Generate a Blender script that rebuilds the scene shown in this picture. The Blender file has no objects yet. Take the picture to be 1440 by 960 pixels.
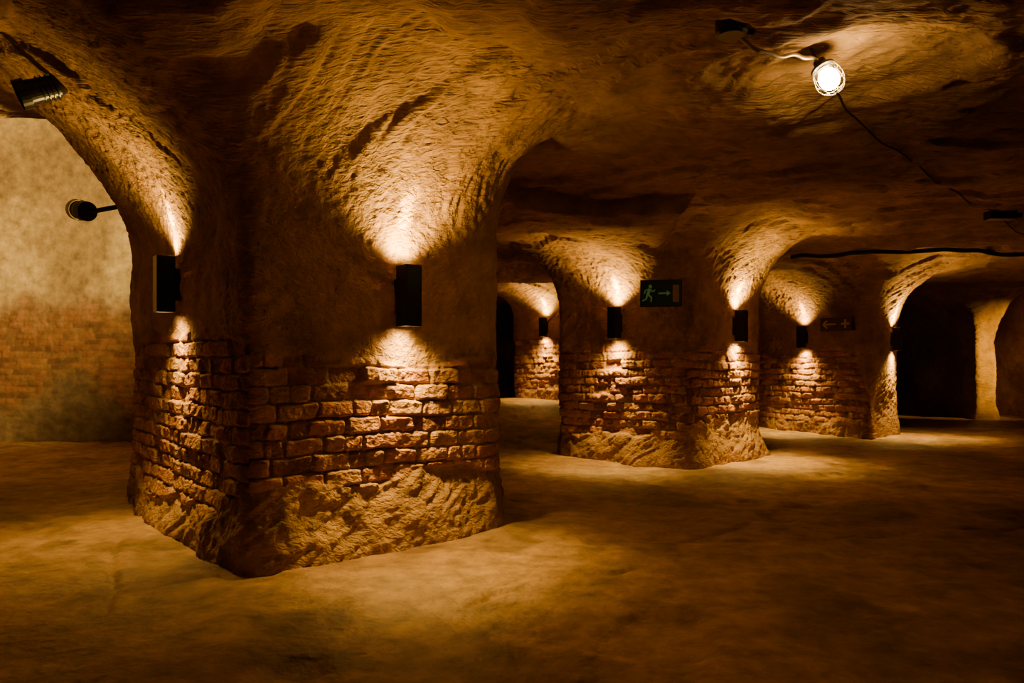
import bpy, bmesh, math
import numpy as np
from mathutils import Vector, Matrix

# ------------------------------------------------------------------ noise
def hash3(ix, iy, iz, seed):
    h = (ix*374761393 + iy*668265263 + iz*1103515245 + seed*974711) & 0xffffffff
    h = ((h ^ (h >> 13))*1274126177) & 0xffffffff
    h = h ^ (h >> 16)
    h = (h*668265263) & 0xffffffff
    h = h ^ (h >> 15)
    return (h & 0xffff)/65535.0

def vn(x, y, z, seed=0):
    x = np.asarray(x, float); y = np.asarray(y, float)+0*x; z = np.asarray(z, float)+0*x
    x = x+0*y
    ix = np.floor(x).astype(np.int64); iy = np.floor(y).astype(np.int64); iz = np.floor(z).astype(np.int64)
    fx = x-ix; fy = y-iy; fz = z-iz
    fx = fx*fx*(3-2*fx); fy = fy*fy*(3-2*fy); fz = fz*fz*(3-2*fz)
    r = 0
    for a in (0, 1):
        wa = fx if a else 1-fx
        for b in (0, 1):
            wb = fy if b else 1-fy
            for c in (0, 1):
                wc = fz if c else 1-fz
                r = r + wa*wb*wc*hash3(ix+a, iy+b, iz+c, seed)
    return r*2-1

def fbm(x, y, z, o=3, seed=0):
    r = 0; a = 1.0; t = 0
    for i in range(o):
        r = r + a*vn(x*2**i+7.3*i, y*2**i-3.1*i, z*2**i+1.7*i, seed+i)
        t += a; a *= 0.5
    return r/t

def ss(a, b, x):
    t = np.clip((x-a)/(b-a), 0, 1)
    return t*t*(3-2*t)

def strokes(x, y, z, seed=50):
    """pick-mark grooves: elongated noise along a slowly turning direction"""
    w = ss(-0.15, 0.15, vn(x*0.7, y*0.7, z*0.7, seed+9))
    a1 = (x*0.75+y*0.45+z*0.55)
    b1 = (-0.5*x+0.85*y+0.1*z); c1 = (-0.4*x-0.3*y+0.85*z)
    s1 = vn(a1*2.8, b1*28, c1*28, seed)
    a2 = (0.6*x-0.6*y+0.55*z)
    b2 = (0.7*x+0.7*y); c2 = (-0.4*x+0.4*y+0.83*z)
    s2 = vn(a2*2.8, b2*28, c2*28, seed+1)
    s = s1*w+s2*(1-w)
    return -s*0.7-np.clip(s, 0.0, 1)*0.3

def rock(x, y, z):
    """outward displacement of hewn sandstone (metres, toward the air)"""
    wx = x+0.05*vn(x*3, y*3, z*3, 90); wy = y+0.05*vn(x*3, y*3, z*3, 91); wz = z+0.05*vn(x*3, y*3, z*3, 92)
    return (0.075*fbm(x*0.9, y*0.9, z*0.9, 2, 3) + 0.026*fbm(x*3.2, y*3.2, z*3.2, 4, 11)
            + 0.016*strokes(wx, wy, wz)*(0.75+0.5*vn(x*1.5, y*1.5, z*1.5, 94)) + 0.004*vn(x*30, y*30, z*30, 21))

# ------------------------------------------------------------------ ceiling height
def Hc(x, y):
    h = 3.12 + 0.07*fbm(x*0.5, y*0.5, 0, 2, 31)
    h = h + 0.62*ss(-1.9, -4.8, x)*ss(1.5, 5.0, y)
    n = fbm(x*0.55+0.3*y, y*0.8, 3.3, 4, 77)
    h = h - 0.06*ss(0.02, 0.08, n) - 0.05*ss(0.22, 0.27, n) + 0.06*ss(-0.18, -0.24, n)
    # lintel ledge over the passage
    yl = 7.75+0.12*np.sin(x*2.2)+0.06*vn(x*4, 0*x, 0*x, 5)
    h = h - 0.20*ss(0, 0.05, y-yl)*ss(-0.9, -0.5, x)*ss(1.95, 1.75, x)*ss(11.5, 9.0, y)
    # shallow dome around the ceiling lamp
    d = np.sqrt(((x-2.15)/0.62)**2+((y-4.55)/0.55)**2)
    d = d+0.12*vn(x*3, y*3, 0*x, 6)
    h = h + 0.09*ss(1.2, 0.7, d)
    return h

# ------------------------------------------------------------------ mesh from grid
def grid_obj(name, V, col, mat, closed=False, flip=False, keep=None):
    nu, nv = V.shape[:2]
    idx = np.arange(nu*nv).reshape(nu, nv)
    if closed:
        a = idx; b = np.roll(idx, -1, 0)
    else:
        a = idx[:-1]; b = idx[1:]
    F = np.stack([a[:, :-1], b[:, :-1], b[:, 1:], a[:, 1:]], -1).reshape(-1, 4)
    if keep is not None:
        F = F[keep(V.reshape(-1, 3)[F].mean(1))]
    if flip:
        F = F[:, ::-1]
    me = bpy.data.meshes.new(name)
    me.vertices.add(nu*nv)
    me.vertices.foreach_set('co', V.reshape(-1).astype(np.float32))
    me.loops.add(F.size)
    me.loops.foreach_set('vertex_index', F.reshape(-1).astype(np.int32))
    me.polygons.add(len(F))
    me.polygons.foreach_set('loop_start', (np.arange(len(F))*4).astype(np.int32))
    me.polygons.foreach_set('use_smooth', np.ones(len(F), bool))
    me.update(calc_edges=True)
    at = me.color_attributes.new('Col', 'FLOAT_COLOR', 'POINT')
    c4 = np.ones((nu*nv, 4), np.float32)
    c4[:, :3] = np.clip(col.reshape(-1, 3), 0, 1)
    at.data.foreach_set('color', c4.reshape(-1))
    me.materials.append(mat)
    me.validate()
    ob = bpy.data.objects.new(name, me)
    bpy.context.scene.collection.objects.link(ob)
    return ob

# ------------------------------------------------------------------ materials
def nmat(name):
    m = bpy.data.materials.new(name); m.use_nodes = True
    nt = m.node_tree
    return m, nt, nt.nodes['Principled BSDF']

def simple(name, col, rough=0.6, metal=0.0, emis=None, es=0.0, var=0.15):
    m, nt, b = nmat(name)
    tc = nt.nodes.new('ShaderNodeTexCoord'); n = nt.nodes.new('ShaderNodeTexNoise')
    n.inputs['Scale'].default_value = 25
    nt.links.new(tc.outputs['Object'], n.inputs['Vector'])
    mx = nt.nodes.new('ShaderNodeMix'); mx.data_type = 'RGBA'
    mx.inputs[6].default_value = (*[c*(1-var) for c in col], 1)
    mx.inputs[7].default_value = (*[min(1, c*(1+var)) for c in col], 1)
    nt.links.new(n.outputs['Fac'], mx.inputs[0])
    nt.links.new(mx.outputs[2], b.inputs['Base Color'])
    b.inputs['Roughness'].default_value = rough; b.inputs['Metallic'].default_value = metal
    if emis:
        b.inputs['Emission Color'].default_value = (*emis, 1)
        b.inputs['Emission Strength'].default_value = es
    return m

def rock_mat(name, rough=0.92, bump=0.5, fine=45, strokes_on=True, lo=0.62, hi=1.25, spec=0.25, dist=0.014):
    m, nt, b = nmat(name)
    N = nt.nodes; L = nt.links
    at = N.new('ShaderNodeAttribute'); at.attribute_name = 'Col'
    tc = N.new('ShaderNodeTexCoord')
    n1 = N.new('ShaderNodeTexNoise'); n1.inputs['Scale'].default_value = 5; n1.inputs['Detail'].default_value = 5
    n1.inputs['Roughness'].default_value = 0.68
    L.new(tc.outputs['Object'], n1.inputs['Vector'])
    r = N.new('ShaderNodeMapRange'); r.inputs[1].default_value = 0.3; r.inputs[2].default_value = 0.7
    r.inputs[3].default_value = lo; r.inputs[4].default_value = hi
    L.new(n1.outputs['Fac'], r.inputs[0])
    v = N.new('ShaderNodeVectorMath'); v.operation = 'SCALE'
    L.new(at.outputs['Color'], v.inputs[0]); L.new(r.outputs[0], v.inputs['Scale'])
    L.new(v.outputs[0], b.inputs['Base Color'])
    b.inputs['Roughness'].default_value = rough
    b.inputs['Specular IOR Level'].default_value = spec
    n2 = N.new('ShaderNodeTexNoise'); n2.inputs['Scale'].default_value = fine; n2.inputs['Detail'].default_value = 4
    L.new(tc.outputs['Object'], n2.inputs['Vector'])
    bp = N.new('ShaderNodeBump'); bp.inputs['Strength'].default_value = bump; bp.inputs['Distance'].default_value = dist
    L.new(n2.outputs['Fac'], bp.inputs['Height'])
    last = bp
    if strokes_on:
        mp = N.new('ShaderNodeMapping'); mp.inputs['Rotation'].default_value = (0.5, 0.6, 0.6)
        mp.inputs['Scale'].default_value = (5, 40, 40)
        L.new(tc.outputs['Object'], mp.inputs['Vector'])
        n3 = N.new('ShaderNodeTexNoise'); n3.inputs['Scale'].default_value = 1; n3.inputs['Detail'].default_value = 3
        n3.inputs['Distortion'].default_value = 0.6
        L.new(mp.outputs[0], n3.inputs['Vector'])
        b2 = N.new('ShaderNodeBump'); b2.inputs['Strength'].default_value = 0.8; b2.inputs['Distance'].default_value = 0.028
        L.new(n3.outputs['Fac'], b2.inputs['Height']); L.new(last.outputs[0], b2.inputs['Normal'])
        last = b2
    L.new(last.outputs[0], b.inputs['Normal'])
    return m

M_ROCK = rock_mat('sandstone')
M_FLOOR = rock_mat('trodden_sand', rough=0.6, bump=0.9, fine=16, strokes_on=False, lo=0.5, hi=1.35, spec=0.35, dist=0.02)
M_PLAS = rock_mat('old_plaster_brick', rough=0.95, bump=0.5, fine=9, strokes_on=False, lo=0.5, hi=1.3)
M_BLACK = simple('black_metal', (0.02, 0.018, 0.016), 0.35, 0.3)
M_LENS = simple('warm_lens', (0.8, 0.6, 0.35), 0.3, 0, (1, 0.62, 0.25), 60)
M_BULB = simple('bulb_glass', (0.9, 0.85, 0.7), 0.2, 0, (1, 0.64, 0.24), 115)
M_WIRE = simple('galvanised_wire', (0.45, 0.40, 0.32), 0.4, 0.6)
M_CABLE = simple('black_cable', (0.025, 0.02, 0.018), 0.6)
M_GREEN = simple('sign_green', (0.018, 0.075, 0.022), 0.5)
M_SIGNLT = simple('sign_pictogram', (0.18, 0.45, 0.12), 0.5, 0, (0.3, 0.8, 0.2), 0.05)
M_DOORC = simple('sign_door', (0.45, 0.36, 0.12), 0.5)
M_BOARD = simple('sign_board_dark', (0.12, 0.07, 0.04), 0.7)
M_WHITE = simple('sign_marking', (0.75, 0.66, 0.52), 0.6)

ROCKC = np.array([0.52, 0.315, 0.120])
DARKC = np.array([0.29, 0.160, 0.058])

def rock_color(x, y, z):
    t = ss(-0.35, 0.40, fbm(x*0.9, y*0.9, z*1.2, 5, 200))[..., None]
    c = DARKC*(1-t)+ROCKC*t
    return c

# ------------------------------------------------------------------ bricks
def bricks(u, z, seed, ch=0.112, bl=0.27):
    zz = z + 0.026*vn(u*1.1, 0*u, 0*u, seed) + 0.008*vn(u*4, z*3, 0*u, seed+3) + 0.005*vn(u*10, z*10, 0*u, seed+1)
    row = np.floor(zz/ch).astype(np.int64)
    ro = hash3(row, row*0+3, row*0, seed)*0.45 + 0.5*(row % 2)
    uu = (u+0.010*vn(u*12, z*12, 0*u, seed+2)+0.015*vn(u*3, z*9, 0*u, seed+4))/bl + ro
    c = np.floor(uu).astype(np.int64)
    fu = uu-c; fz = zz/ch-row
    hd = hash3(row, c, row*0+9, seed) < 0.15
    fu2 = np.where(hd, np.mod(fu*2, 1), fu)
    lu = np.where(hd, bl/2, bl)
    sub = np.where(hd, np.floor(fu*2).astype(np.int64), 0)
    du = np.minimum(fu2, 1-fu2)*lu; dz = np.minimum(fz, 1-fz)*ch
    k = 0.008
    d = -k*np.log(np.exp(-du/k)+np.exp(-dz/k))
    r1 = hash3(row, c*2+sub, row*0+1, seed); r2 = hash3(row, c*2+sub, row*0+2, seed); r3 = hash3(row, c*2+sub, row*0+4, seed)
    d = d + 0.008*fbm(u*16, z*16, 0*u, 3, seed+5) - 0.004*(r3 < 0.3)
    prof = ss(-0.003, 0.013, d)
    dep = 0.014+0.024*r1
    dep = np.where(r2 < 0.06, -0.004, dep)
    tilt = (r3-0.5)*0.025*(fu2-0.5)+(r2-0.5)*0.025*(fz-0.5)
    disp = prof*(dep+tilt) - 0.02 + 0.014*fbm(u*11, z*11, r1*3, 4, seed+6)*prof + 0.005*fbm(u*30, z*30, 0*u, 2, seed+9)
    A = np.array([0.48, 0.19, 0.07]); B = np.array([0.50, 0.28, 0.11]); C = np.array([0.27, 0.12, 0.05])
    t = r3[..., None]; s = r1[..., None]
    bc = A*(1-t)+B*t
    bc = np.where(s < 0.22, C, bc)
    mc = np.array([0.38, 0.25, 0.12])
    dust = ss(0.0, 0.5, fbm(u*4, z*4, 0*u, 4, seed+8))[..., None]*0.4
    col = bc*prof[..., None]+mc*(1-prof[..., None])
    col = col*(1-dust)+np.array([0.46, 0.28, 0.12])*dust
    return disp, col

# ------------------------------------------------------------------ pillars
PILL = {}
def circ_smooth(a, sig, h):
    n = len(a); k = np.fft.fftfreq(n, h)
    g = np.exp(-2*(np.pi*k*sig)**2)
    if a.ndim == 1:
        return np.real(np.fft.ifft(np.fft.fft(a)*g))
    return np.stack([np.real(np.fft.ifft(np.fft.fft(a[:, i])*g)) for i in range(a.shape[1])], 1)

def pillar(key, poly, R, z0, lo, hi, step, dv, flare=0.10, sig=0.09, seed=1):
    """poly CCW; per-edge R (cove reach), z0 (spring height), lo/hi (brick band), step (mesh pitch)"""
    h = 0.004
    P = []; AT = []
    n = len(poly)
    for i in range(n):
        a = np.array(poly[i], float); b = np.array(poly[(i+1) % n], float)
        m = max(4, int(np.linalg.norm(b-a)/h))
        t = np.arange(m)/m
        P.append(a+(b-a)*t[:, None]); AT.append(np.tile([R[i], z0[i], lo[i], hi[i], step[i]], (m, 1)))
    P = np.concatenate(P); AT = np.concatenate(AT)
    P0 = circ_smooth(P, sig, h)
    P1 = circ_smooth(P, sig*2.2, h)
    T = np.roll(P1, -1, 0)-np.roll(P1, 1, 0)
    T /= np.linalg.norm(T, axis=1)[:, None]
    Nn = np.stack([T[:, 1], -T[:, 0]], 1)
    AS = circ_smooth(AT[:, :4], 0.22, h)
    seg = np.linalg.norm(np.roll(P0, -1, 0)-P0, axis=1)
    cum = np.concatenate([[0], np.cumsum(seg)[:-1]])
    dens = np.cumsum(seg/AT[:, 4])
    pick = np.unique(np.searchsorted(dens, np.arange(0, dens[-1])))
    B = P0[pick]; Nn = Nn[pick]; AS = AS[pick]; u = cum[pick]
    PILL[key] = (B, Nn, AS)
    nw = int(2.1/dv)
    v1 = np.linspace(0, 1, nw)                       # wall
    th = np.linspace(0, math.pi/2, 180)[1:]          # cove
    U = u[:, None]
    Rr = AS[:, 0:1]; Z0 = AS[:, 1:2]; LO = AS[:, 2:3]; HI = AS[:, 3:4]
    zw = -0.15 + (Z0+0.15)*v1[None, :]
    bx = B[:, 0:1]; by = B[:, 1:2]; nx = Nn[:, 0:1]; ny = Nn[:, 1:2]
    fl = flare*(1+0.6*vn(bx*2.2, by*2.2, 0*bx, seed+60))
    offw = fl*ss(0.55, -0.05, zw)**1.3 + 0*zw
    offc = Rr*(1-np.cos(th[None, :]))
    xc = bx+nx*offc; yc = by+ny*offc
    H = Hc(xc, yc)+0.045
    zc = Z0+(H-Z0)*np.sin(th[None, :])
    X = np.concatenate([bx+nx*offw, xc], 1); Y = np.concatenate([by+ny*offw, yc], 1); Z = np.concatenate([zw, zc], 1)
    hh = (H-Z0)
    a = hh*np.cos(th[None, :]); b_ = Rr*np.sin(th[None, :])
    ln = np.sqrt(a*a+b_*b_)+1e-6
    nh = np.concatenate([np.ones_like(zw), a/ln], 1); nz = np.concatenate([np.zeros_like(zw), -b_/ln], 1)
    UU = U+0*Z
    D = rock(X, Y, Z)
    col = rock_color(X, Y, Z)
    e1 = LO+0.10*vn(UU*1.4, 0*UU, 0*UU, seed+31)+0.05*vn(UU*5, 0*UU, 0*UU, seed+32)
    e2 = HI+0.08*vn(UU*1.6, 0*UU, 0*UU, seed+33)+0.04*vn(UU*6, 0*UU, 0*UU, seed+34)
    mk = ss(-0.02, 0.02, Z-e1)*ss(0.025, -0.025, Z-e2)
    has = (HI-LO) > 0.2
    mk = mk*has
    bd, bc = bricks(UU, Z, seed)
    D = D*(1-0.65*mk)+(bd+0.03*fbm(X*1.8, Y*1.8, Z*2.2, 2, seed+41))*mk
    rub = ss(0.05, -0.05, Z-e1)
    D = D + rub*0.045*fbm(X*4, Y*4, Z*4, 4, seed+40)*has
    m3 = mk[..., None]
    col = col*(1-m3)+bc*m3
    X = X+nx*nh*D; Y = Y+ny*nh*D; Z = Z+nz*D
    V = np.stack([X, Y, Z], -1)
    return grid_obj('rock_pillar', V, col, M_ROCK, closed=True)

# near pillar
pillar('A', [(-1.60, 4.50), (-0.10, 5.80), (-0.26, 8.0), (-3.0, 9.0), (-3.60, 7.06)],
       R=[1.5, 0.32, 0.2, 0.15, 1.6], z0=[2.0, 2.35, 2.4, 2.3, 2.1],
       lo=[0.53, 0.5, 0, 0, 0.30], hi=[1.30, 1.30, 0, 0, 1.52], step=[0.008, 0.02, 0.06, 0.03, 0.009], dv=0.008, seed=5)
# middle pillar
pillar('B', [(2.17, 9.2), (3.55, 10.65), (3.4, 13.0), (1.0, 13.2), (0.68, 10.85)],
       R=[1.3, 1.0, 0.3, 0.8, 1.4], z0=[2.0, 2.0, 2.2, 2.0, 2.1],
       lo=[0.55, 0.5, 0.3, 0.3, 0.28], hi=[1.50, 1.5, 1.5, 1.5, 1.52], step=[0.013, 0.05, 0.08, 0.05, 0.013], dv=0.013, seed=25)
# third pillar
pillar('E', [(6.25, 13.05), (7.25, 14.0), (7.0, 16.6), (5.1, 17.0), (5.3, 15.5)],
       R=[1.2, 0.8, 0.3, 0.8, 1.3], z0=[1.95, 2.0, 2.1, 2.0, 2.0],
       lo=[0, 0, 0, 0.1, 0.15], hi=[0, 0, 0, 1.5, 1.52], step=[0.02, 0.05, 0.1, 0.05, 0.018], dv=0.016, seed=45)
# pillar seen through the passage
pillar('D', [(0.05, 17.6), (1.2, 16.4), (3.2, 16.8), (3.2, 19.0), (0.3, 19.2)],
       R=[0.9, 0.9, 0.4, 0.4, 0.7], z0=[2.4, 2.4, 2.4, 2.4, 2.3],
       lo=[0.7, 0.7, 0, 0, 0.5], hi=[2.0, 2.0, 0, 0, 1.8], step=[0.025, 0.03, 0.1, 0.1, 0.06], dv=0.02, seed=65)
# far right pier; rear length added to block spotlight spill on end wall
pillar('G', [(11.12, 17.9), (11.64, 17.9), (12.1, 22.3), (11.2, 22.3)],
       R=[0.8, 1.2, 0.5, 1.2], z0=[1.8, 1.7, 1.9, 1.7],
       lo=[0]*4, hi=[0]*4, step=[0.025, 0.05, 0.08, 0.05], dv=0.03, seed=85)

# ------------------------------------------------------------------ ceiling
def axis(parts):
    out = []
    for a, b, s in parts:
        out.append(np.arange(a, b-1e-6, s))
    return np.concatenate(out+[[parts[-1][1]]])
gx = axis([(-9, -5, 0.08), (-5, 5.5, 0.02), (5.5, 13.2, 0.05)])
gy = axis([(-3.2, 2.2, 0.12), (2.2, 9, 0.02), (9, 13, 0.05), (13, 22.2, 0.09)])
X, Y = np.meshgrid(gx, gy, indexing='ij')
H = Hc(X, Y)
D = rock(X, Y, H)
V = np.stack([X, Y, H-D], -1)
grid_obj('ceiling', V, rock_color(X, Y, H)*0.92, M_ROCK, flip=True,
         keep=lambda c: ~((c[:, 0] < -3.15) & (c[:, 1] > 7.2)))

# ------------------------------------------------------------------ floor
def floor_z(x, y):
    z = 0.035*fbm(x*0.7, y*0.7, 0*x, 3, 300)+0.020*fbm(x*4, y*4, 0*x, 4, 310)
    z = z-0.025*ss(0.1, 0.3, fbm(x*1.3, y*1.3, 0*x, 4, 330))
    z = z+0.52*ss(11.3, 16, y)*ss(4.3, 3.0, x)*ss(-3.2, -2.6, x)
    for (cx, cy, ang, w) in ((0.9, 4.9, 0.75, 0.03), (-2.0, 3.7, -1.15, 0.03), (2.0, 5.4, 0.25, 0.03)):
        d = (x-cx)*math.sin(ang)-(y-cy)*math.cos(ang)+0.12*vn(x*1.5, y*1.5, 0*x, 320)+0.03*vn(x*8, y*8, 0*x, 321)
        al = (x-cx)*math.cos(ang)+(y-cy)*math.sin(ang)
        z = z-0.026*np.exp(-(d/w)**2)*ss(2.6, 1.6, np.abs(al))*ss(-0.5, 0.1, vn(x*2.5, y*2.5, 0*x, 323))
    return z
gx = axis([(-10, -5, 0.12), (-5, 5, 0.022), (5, 13.2, 0.07)])
gy = axis([(-3.2, 1.5, 0.12), (1.5, 8, 0.022), (8, 14, 0.06), (14, 22.2, 0.12)])
X, Y = np.meshgrid(gx, gy, indexing='ij')
Z = floor_z(X, Y)
t = ss(-0.35, 0.35, fbm(X*0.8, Y*0.8, 0*X, 6, 400))[..., None]
t2 = ss(0.05, 0.35, fbm(X*1.9, Y*1.9, 0*X, 5, 410))[..., None]
c = np.array([0.31, 0.175, 0.068])*(1-t)+np.array([0.55, 0.345, 0.140])*t
c = c*(1-0.4*t2)
grid_obj('floor', np.stack([X, Y, Z], -1), c, M_FLOOR)

# ------------------------------------------------------------------ walls
def wall(name, p0, p1, zlo, zhi, n, step=0.1, mode='rock', mat=None):
    p0 = np.array(p0, float); p1 = np.array(p1, float)
    Ln = np.linalg.norm(p1-p0)
    s = np.arange(0, Ln+step, step); s = np.minimum(s, Ln)
    S, Z = np.meshgrid(s, np.linspace(0, 1, int((5.8)/step)), indexing='ij')
    d = (p1-p0)/Ln
    X = p0[0]+d[0]*S; Y = p0[1]+d[1]*S
    zl = zlo(X, Y) if callable(zlo) else zlo
    ZZ = zl+(zhi-zl)*Z
    col = rock_color(X, Y, ZZ)
    D = 1.5*rock(X, Y, ZZ)
    if mode == 'plaster':
        bd, bc = bricks(S, ZZ, 500, ch=0.10, bl=0.27)
        e = 2.2+0.2*fbm(S*0.8, ZZ*0.0, 0*S, 3, 510)
        mk = ss(0.3, -0.3, ZZ-e+0.7*fbm(S*1.3, ZZ*1.3, 0*S, 5, 520))
        low = ss(1.2, 0.3, ZZ+1.1*fbm(S*0.9, ZZ*0.9, 0*S, 5, 530))
        mk = mk*(1-low)
        pc = np.array([0.66, 0.48, 0.21]); pc2 = np.array([0.36, 0.24, 0.10])
        t = ss(-0.3, 0.35, fbm(S*0.9, ZZ*0.9, 0*S, 6, 540))[..., None]
        pl = pc2*(1-t)+pc*t
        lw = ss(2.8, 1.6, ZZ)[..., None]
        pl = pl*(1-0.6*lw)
        dirt = np.array([0.20, 0.13, 0.06])*(0.7+0.8*t)
        m_ = (mk*0.8)[..., None]
        col = pl*(1-m_)+bc*np.array([0.62, 0.52, 0.5])*m_
        col = col*(1-low[..., None])+dirt*low[..., None]
        D = 0.04*fbm(S*2, ZZ*2, 0*S, 5, 550)+bd*mk*0.8+low*0.04*fbm(S*3+ZZ*3, ZZ*4, 0*S, 4, 560)
    X = X+n[0]*D; Y = Y+n[1]*D
    return grid_obj(name, np.stack([X, Y, ZZ], -1), col, mat or M_ROCK)

wall('wall_hall_back', (-9.6, 12.6), (-3.0, 12.6), -0.1, 5.75, (0, -1), 0.02, 'plaster', M_PLAS)
wall('wall_hall_side', (-9.5, 7.1), (-9.5, 12.7), -0.1, 5.75, (1, 0), 0.1)
wall('wall_header', (-9.6, 7.22), (-2.9, 7.22), lambda x, y: Hc(x, y)-0.03, 5.75, (0, 1), 0.06)
wall('wall_partition', (-3.1, 8.4), (-3.1, 22.1), -0.1, 5.75, (1, 0), 0.12)
wall('wall_back', (-3.2, 22.0), (13.2, 22.0), -0.1, 3.5, (0, -1), 0.08)
wall('wall_right', (13.0, -3.1), (13.0, 22.1), -0.1, 3.5, (-1, 0), 0.08)
wall('wall_left', (-8.6, -3.1), (-8.6, 7.3), -0.1, 4.1, (1, 0), 0.08)
wall('wall_front', (-8.7, -3.0), (13.1, -3.0), -0.1, 4.0, (0, 1), 0.1)
hx = np.linspace(-9.7, -2.9, 60); hy = np.linspace(7.1, 12.7, 50)
X, Y = np.meshgrid(hx, hy, indexing='ij'); Z = 5.6+0*X-0.1*fbm(X, Y, 0*X, 3, 601)
grid_obj('ceiling_hall', np.stack([X, Y, Z], -1), rock_color(X, Y, Z), M_ROCK, flip=True)

# ------------------------------------------------------------------ helpers for built objects
def link(ob, parent=None):
    bpy.context.scene.collection.objects.link(ob)
    if parent: ob.parent = parent
    return ob

def bm_obj(name, bm, mats, parent=None, bevel=0, smooth=False):
    me = bpy.data.meshes.new(name); bm.to_mesh(me); bm.free()
    for m in mats: me.materials.append(m)
    if smooth:
        for p in me.polygons: p.use_smooth = True
    ob = bpy.data.objects.new(name, me)
    link(ob, parent)
    if bevel:
        md = ob.modifiers.new('bevel', 'BEVEL'); md.width = bevel; md.segments = 2; md.limit_method = 'ANGLE'
    return ob

def add_box(bm, c, s, mi=0, rot=None):
    r = bmesh.ops.create_cube(bm, size=1)
    M = Matrix.Translation(c) @ (rot or Matrix()) @ Matrix.Diagonal((*s, 1))
    bmesh.ops.transform(bm, matrix=M, verts=r['verts'])
    fs = {f for v in r['verts'] for f in v.link_faces}
    for f in fs: f.material_index = mi

def add_cyl(bm, c, r1, r2, h, mi=0, rot=None, seg=28, caps=True):
    r = bmesh.ops.create_cone(bm, cap_ends=caps, segments=seg, radius1=r1, radius2=r2, depth=h)
    M = Matrix.Translation(c) @ (rot or Matrix())
    bmesh.ops.transform(bm, matrix=M, verts=r['verts'])
    for f in {f for v in r['verts'] for f in v.link_faces}: f.material_index = mi

def curve_obj(name, pts, rad, mat, parent=None, cyclic=False):
    cu = bpy.data.curves.new(name, 'CURVE'); cu.dimensions = '3D'; cu.bevel_depth = rad; cu.bevel_resolution = 3
    sp = cu.splines.new('NURBS'); sp.points.add(len(pts)-1)
    for p, q in zip(sp.points, pts): p.co = (*q, 1)
    sp.use_endpoint_u = not cyclic; sp.use_cyclic_u = cyclic; sp.order_u = 3
    cu.materials.append(mat)
    return link(bpy.data.objects.new(name, cu), parent)

def mount(key, x, y, z):
    """point on pillar surface nearest to (x,y) at height z and outward normal"""
    B, Nn, AS = PILL[key]
    i = int(np.argmin((B[:, 0]-x)**2+(B[:, 1]-y)**2))
    off = 0.0
    if z > AS[i, 1]:
        Hh = Hc(B[i, 0], B[i, 1])
        s = min(0.98, (z-AS[i, 1])/(Hh-AS[i, 1])); off = AS[i, 0]*(1-math.sqrt(1-s*s))
    return Vector((B[i, 0]+Nn[i, 0]*off, B[i, 1]+Nn[i, 1]*off, z)), Vector((Nn[i, 0], Nn[i, 1], 0))

# ------------------------------------------------------------------ wall light (up/down box fitting)
def wall_light(p, n, up=60, down=30, H=0.42, col=(1, 0.61, 0.145)):
    root = bpy.data.objects.new('wall_light', None); link(root)
    ang = math.atan2(n.y, n.x)+math.pi/2        # local -Y faces out
    root.location = p; root.rotation_euler = (0, 0, ang)
    W, Dp, t = 0.125, 0.13, 0.008
    yc = -(0.03+Dp/2)
    bm = bmesh.new()
    add_box(bm, (-(W-t)/2, yc, 0), (t, Dp, H)); add_box(bm, ((W-t)/2, yc, 0), (t, Dp, H))
    add_box(bm, (0, yc-(Dp-t)/2, 0), (W-2*t, t, H)); add_box(bm, (0, yc+(Dp-t)/2, 0), (W-2*t, t, H))
    add_box(bm, (0, yc, 0), (W-2*t, Dp-2*t, H*0.80))
    bm_obj('housing', bm, [M_BLACK], root, bevel=0.002)
    bm = bmesh.new()
    add_box(bm, (0, -0.008, 0), (0.10, 0.06, 0.24)); add_box(bm, (0, -0.03, 0), (0.06, 0.03, 0.14))
    for s in (-1, 1): add_cyl(bm, (0, -0.04, s*0.1), 0.008, 0.008, 0.01, rot=Matrix.Rotation(math.pi/2, 4, 'X'), seg=10)
    bm_obj('mounting_plate', bm, [M_BLACK], root, bevel=0.002)
    for s, nm in ((1, 'lens_top'), (-1, 'lens_bottom')):
        bm = bmesh.new(); add_cyl(bm, (0, yc, s*(H*0.40+0.007)), 0.05, 0.05, 0.012)
        bm_obj(nm, bm, [M_LENS], root)
    for s, nm, pw, ang_, bl, tilt in ((1, 'beam_up', up*0.8, 136, 1.0, 0), (1, 'beam_up_core', up*3.4, 25, 1.0, 7),
                                (-1, 'beam_down', down*0.6, 130, 1.0, 0), (-1, 'beam_down_core', down*1.0, 84, 0.7, -10)):
        ld = bpy.data.lights.new(nm, 'SPOT'); ld.energy = pw; ld.color = col
        ld.spot_size = math.radians(ang_); ld.spot_blend = bl
        ld.shadow_soft_size = 0.04 if not nm.endswith('core') else 0.03
        lo = bpy.data.objects.new(nm, ld); link(lo, root)
        lo.location = (0, yc, s*(H*0.5-0.006))
        lo.rotation_euler = (math.pi if s > 0 else 0, 0, 0)
        lo.rotation_euler[0] += (-1 if s > 0 else 1)*math.radians(tilt)
    return root

def put(key, x, y, z, **k):
    p, n = mount(key, x, y, min(z, 1.85)); p.z = z
    d = float(rock(np.array([p.x]), np.array([p.y]), np.array([z]))[0])
    return wall_light(p+n*(d+0.015), n, **k)

put('A', -2.50, 5.68, 1.87, up=150, down=85)
put('A', -0.78, 5.22, 1.74, up=150, down=120)
put('B', 1.40, 10.0, 1.84, up=180, down=140)
put('B', 3.02, 10.08, 1.80, up=190, down=200)
put('E', 5.72, 14.5, 1.83, up=160, down=200)
put('E', 6.93, 13.7, 1.76, up=220, down=200)
pD, nD = mount('D', 0.78, 16.85, 2.15)
wall_light(pD+nD*0.03, nD, up=160, down=190)

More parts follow.
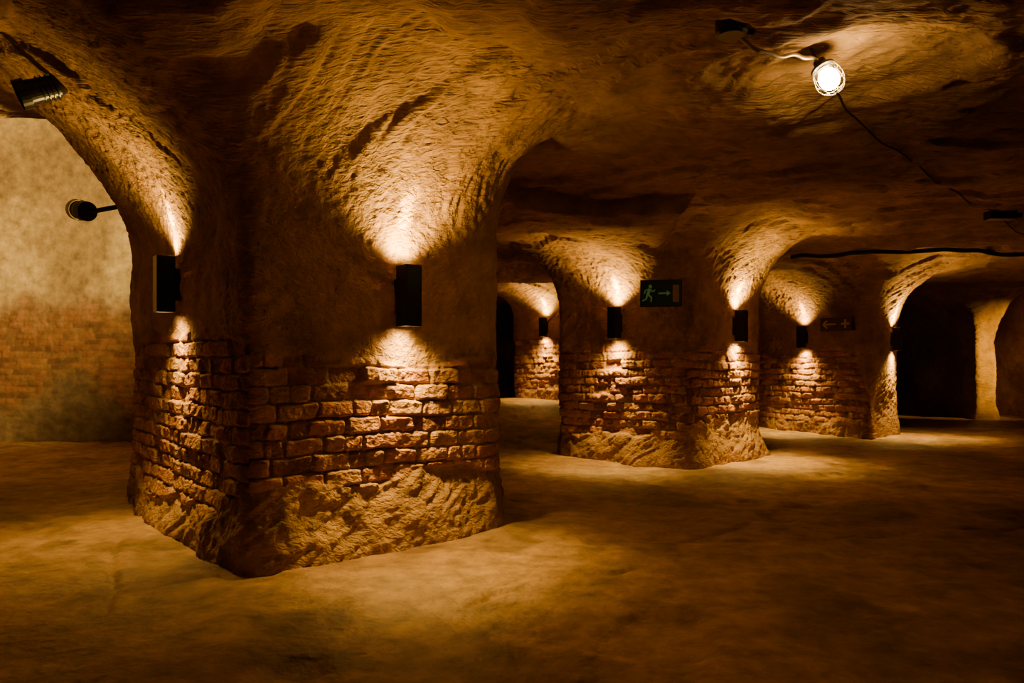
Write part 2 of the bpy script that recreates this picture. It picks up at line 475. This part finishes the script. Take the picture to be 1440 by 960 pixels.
# ------------------------------------------------------------------ black spotlights
def spotlight(mountp, head, aim, energy=0, col=(1, 0.72, 0.30), size=75, blend=1.0):
    root = bpy.data.objects.new('spotlight', None); link(root)
    head = Vector(head); d = (Vector(aim)-head).normalized()
    rot = d.to_track_quat('Z', 'Y').to_matrix().to_4x4()
    bm = bmesh.new()
    def T(z): return head+d*z
    add_cyl(bm, T(-0.02), 0.075, 0.085, 0.20, rot=rot)
    add_cyl(bm, T(0.10), 0.098, 0.098, 0.06, rot=rot, caps=False)
    add_cyl(bm, T(0.10), 0.094, 0.094, 0.06, rot=rot, caps=False)
    add_cyl(bm, T(-0.14), 0.05, 0.072, 0.05, rot=rot)
    for k in range(4): add_cyl(bm, T(-0.10+0.03*k), 0.09, 0.09, 0.008, rot=rot)
    bm_obj('head', bm, [M_BLACK], root, smooth=False)
    curve_obj('arm', [tuple(head-d*0.14), tuple((head-d*0.2+Vector(mountp))/2), tuple(Vector(mountp))], 0.022, M_BLACK, root)
    bm = bmesh.new(); add_cyl(bm, Vector(mountp), 0.06, 0.06, 0.06, rot=rot)
    bm_obj('wall_plate', bm, [M_BLACK], root)
    if energy:
        ld = bpy.data.lights.new('beam', 'SPOT'); ld.energy = energy; ld.color = col
        ld.spot_size = math.radians(size); ld.spot_blend = blend; ld.shadow_soft_size = 0.05
        lo = bpy.data.objects.new('beam', ld); link(lo, root)
        lo.location = T(0.14); lo.rotation_euler = (-d).to_track_quat('Z', 'Y').to_euler()
    return root
spotlight((-3.58, 6.95, 2.76), (-3.98, 6.92, 2.70), (-7.4, 9.6, 3.6), energy=3100, size=92)
spotlight((-3.05, 5.25, 3.30), (-3.2, 5.05, 3.12), (-3.6, 4.8, 2.9))
spotlight((12.95, 15.4, 2.2), (12.7, 15.5, 2.15), (11.6, 18.0, 1.5), energy=800, col=(1, 0.55, 0.04), size=66)

# ------------------------------------------------------------------ caged ceiling lamp
def hcs(x, y):
    a = np.array([float(x)]); b = np.array([float(y)]); h = Hc(a, b)
    return float((h-rock(a, b, h))[0])
root = bpy.data.objects.new('caged_ceiling_lamp', None); link(root)
L0 = Vector((1.86, 4.38, 2.94))
ax = Vector((0.35, -0.35, -1)).normalized(); rq = ax.to_track_quat('Z', 'Y').to_matrix().to_4x4()
bm = bmesh.new()
bmesh.ops.create_uvsphere(bm, u_segments=24, v_segments=16, radius=0.058)
bmesh.ops.transform(bm, matrix=Matrix.Translation(L0) @ rq @ Matrix.Diagonal((1, 1, 1.2, 1)), verts=bm.verts)
bm_obj('bulb', bm, [M_BULB], root, smooth=True)
bm = bmesh.new()
add_cyl(bm, L0-ax*0.10, 0.035, 0.042, 0.07, rot=rq); add_cyl(bm, L0-ax*0.078, 0.07, 0.07, 0.014, rot=rq)
bm_obj('socket', bm, [M_BLACK], root)
def lp(a, z, r):
    return tuple(L0+(rq.to_3x3() @ Vector((r*math.cos(a), r*math.sin(a), z))))
for k, (z, r) in enumerate(((-0.05, 0.074), (0.0, 0.084), (0.05, 0.074))):
    curve_obj('cage_ring_%d' % (k+1), [lp(a, z, r) for a in np.linspace(0, 2*math.pi, 17)[:-1]], 0.0018, M_WIRE, root, True)
for k in range(8):
    a = k*math.pi/4
    curve_obj('cage_wire_%d' % (k+1), [lp(a, -0.075, 0.068), lp(a, 0, 0.088), lp(a, 0.06, 0.074), lp(a, 0.10, 0.03), lp(a, 0.105, 0)], 0.0018, M_WIRE, root)
top = hcs(1.76, 4.42)
curve_obj('suspension', [tuple(L0-ax*0.1), (1.78, 4.43, (L0.z+top)/2+0.05), (1.76, 4.42, top+0.04)], 0.009, M_CABLE, root)
pts = [tuple(L0-ax*0.12)]
for i, (x, y) in enumerate(((1.76, 4.36), (1.68, 4.30), (1.60, 4.24), (1.50, 4.17), (1.40, 4.10), (1.30, 4.04), (1.2, 4.0))):
    pts.append((x, y, min(hcs(x, y)-0.04, 3.06)-0.03*(i % 2)))
curve_obj('flex', pts, 0.012, M_WIRE, root)
bm = bmesh.new(); zz = hcs(1.17, 3.98)
add_cyl(bm, (1.17, 3.98, zz-0.01), 0.085, 0.085, 0.09); add_cyl(bm, (1.17, 3.98, zz-0.06), 0.07, 0.055, 0.02)
add_cyl(bm, (1.27, 4.02, zz-0.03), 0.015, 0.015, 0.06, rot=Matrix.Rotation(math.pi/2, 4, 'Y'))
bm_obj('junction_box', bm, [M_BLACK], root)

def ceil_cable(name, xy, rad, drop=0.02, sag=0.02):
    pts = []
    xy = np.array(xy, float)
    for i in range(len(xy)-1):
        for t in np.linspace(0, 1, 5, endpoint=False):
            p = xy[i]*(1-t)+xy[i+1]*t
            pts.append((p[0], p[1], hcs(*p)-drop-sag*math.sin(t*math.pi)))
    p = xy[-1]; pts.append((p[0], p[1], hcs(*p)-drop))
    return curve_obj(name, pts, rad, M_CABLE)
ceil_cable('ceiling_cable', [(1.80, 4.45), (2.3, 5.16), (3.13, 6.08), (4.29, 7.38), (5.89, 9.09), (6.97, 10.2), (9.5, 12.5)], 0.008, 0.02, 0.01)
ceil_cable('ceiling_cable', [(4.6, 12.3), (5.1, 12.3), (5.7, 11.8), (6.8, 11.7), (8.3, 12), (10, 12.2)], 0.035, 0.05, 0.0)
bm = bmesh.new(); zz = hcs(5.95, 9.1)
add_box(bm, (5.95, 9.1, zz-0.04), (0.32, 0.16, 0.11)); add_cyl(bm, (6.15, 9.1, zz-0.04), 0.03, 0.03, 0.12, rot=Matrix.Rotation(math.pi/2, 4, 'Y'))
bm_obj('cable_junction_box', bm, [M_BLACK], bevel=0.01)

# ------------------------------------------------------------------ exit sign
def poly(bm, pts, y, mi):
    vs = [bm.verts.new((p[0], y, p[1])) for p in pts]
    f = bm.faces.new(vs); f.material_index = mi
    r = bmesh.ops.extrude_face_region(bm, geom=[f])
    bmesh.ops.translate(bm, verts=[v for v in r['geom'] if isinstance(v, bmesh.types.BMVert)], vec=(0, -0.003, 0))
root = bpy.data.objects.new('exit_sign', None); link(root)
root.location = (1.82, 9.12, 2.15); root.rotation_euler = (0, 0, math.radians(-12))
bm = bmesh.new()
add_box(bm, (0, 0, 0), (0.50, 0.02, 0.33), 0)
for s in (-1, 1):
    add_box(bm, (0, -0.012, s*0.158), (0.50, 0.012, 0.012), 3); add_box(bm, (s*0.244, -0.012, 0), (0.012, 0.012, 0.33), 3)
y = -0.0115
hd = [(-0.128+0.022*math.cos(a), 0.085+0.022*math.sin(a)) for a in np.linspace(0, 2*math.pi, 13)[:-1]]
poly(bm, hd, y, 1)
def limb(a, b, w):
    a = np.array(a); b = np.array(b); d = (b-a)/np.linalg.norm(b-a); n = np.array([-d[1], d[0]])*w/2
    poly(bm, [tuple(a+n), tuple(a-n), tuple(b-n), tuple(b+n)], y, 1)
limb((-0.135, 0.06), (-0.16, -0.02), 0.035); limb((-0.135, 0.055), (-0.095, 0.02), 0.014); limb((-0.095, 0.022), (-0.07, 0.045), 0.014)
limb((-0.14, 0.055), (-0.185, 0.04), 0.014); limb((-0.185, 0.042), (-0.20, 0.0), 0.014)
limb((-0.158, -0.015), (-0.115, -0.045), 0.02); limb((-0.115, -0.04), (-0.12, -0.10), 0.017)
limb((-0.162, -0.015), (-0.18, -0.07), 0.02); limb((-0.178, -0.068), (-0.225, -0.09), 0.017)
limb((-0.03, 0.0), (0.075, 0.0), 0.018)
poly(bm, [(0.07, 0.035), (0.07, -0.035), (0.115, 0.0)], y, 1)
poly(bm, [(0.14, -0.11), (0.215, -0.11), (0.215, 0.10), (0.14, 0.10)], y, 2)
bm_obj('board', bm, [M_GREEN, M_SIGNLT, M_DOORC, M_BLACK], root)
bm = bmesh.new()
for s in (-1, 1):
    add_box(bm, (s*0.18, 0.14, 0.10), (0.02, 0.26, 0.02))
bm_obj('brackets', bm, [M_BLACK], root)

# direction sign on third pillar
p, n = mount('E', 6.02, 13.6, 1.95)
root = bpy.data.objects.new('direction_sign', None); link(root)
root.location = p+n*0.16+Vector((0, 0, 0.08)); root.rotation_euler = (0, 0, math.atan2(n.y, n.x)+math.pi/2+0.25)
bm = bmesh.new(); add_box(bm, (0, 0.06, 0), (0.62, 0.14, 0.24), 0)
y = -0.0105
def bar(a, b, w):
    a = np.array(a); b = np.array(b); d = (b-a)/np.linalg.norm(b-a); q = np.array([-d[1], d[0]])*w/2
    poly(bm, [tuple(a+q), tuple(a-q), tuple(b-q), tuple(b+q)], y, 1)
bar((-0.25, 0), (0.0, 0), 0.03); bar((-0.25, 0), (-0.17, 0.07), 0.03); bar((-0.25, 0), (-0.17, -0.07), 0.03)
bar((0.18, -0.08), (0.18, 0.08), 0.04); bar((0.10, 0), (0.26, 0), 0.04)
bm_obj('board', bm, [M_BOARD, M_WHITE], root)

# ------------------------------------------------------------------ world and camera
w = bpy.data.worlds.new('World'); bpy.context.scene.world = w; w.use_nodes = True
w.node_tree.nodes['Background'].inputs[0].default_value = (0.01, 0.006, 0.003, 1)
w.node_tree.nodes['Background'].inputs[1].default_value = 0.2
cd = bpy.data.cameras.new('camera'); cd.lens = 26.25; cd.sensor_width = 36; cd.shift_y = 0.025
cam = bpy.data.objects.new('camera', cd); link(cam)
cam.location = (0, 0, 1.25); cam.rotation_euler = (math.pi/2, 0, 0)
bpy.context.scene.camera = cam
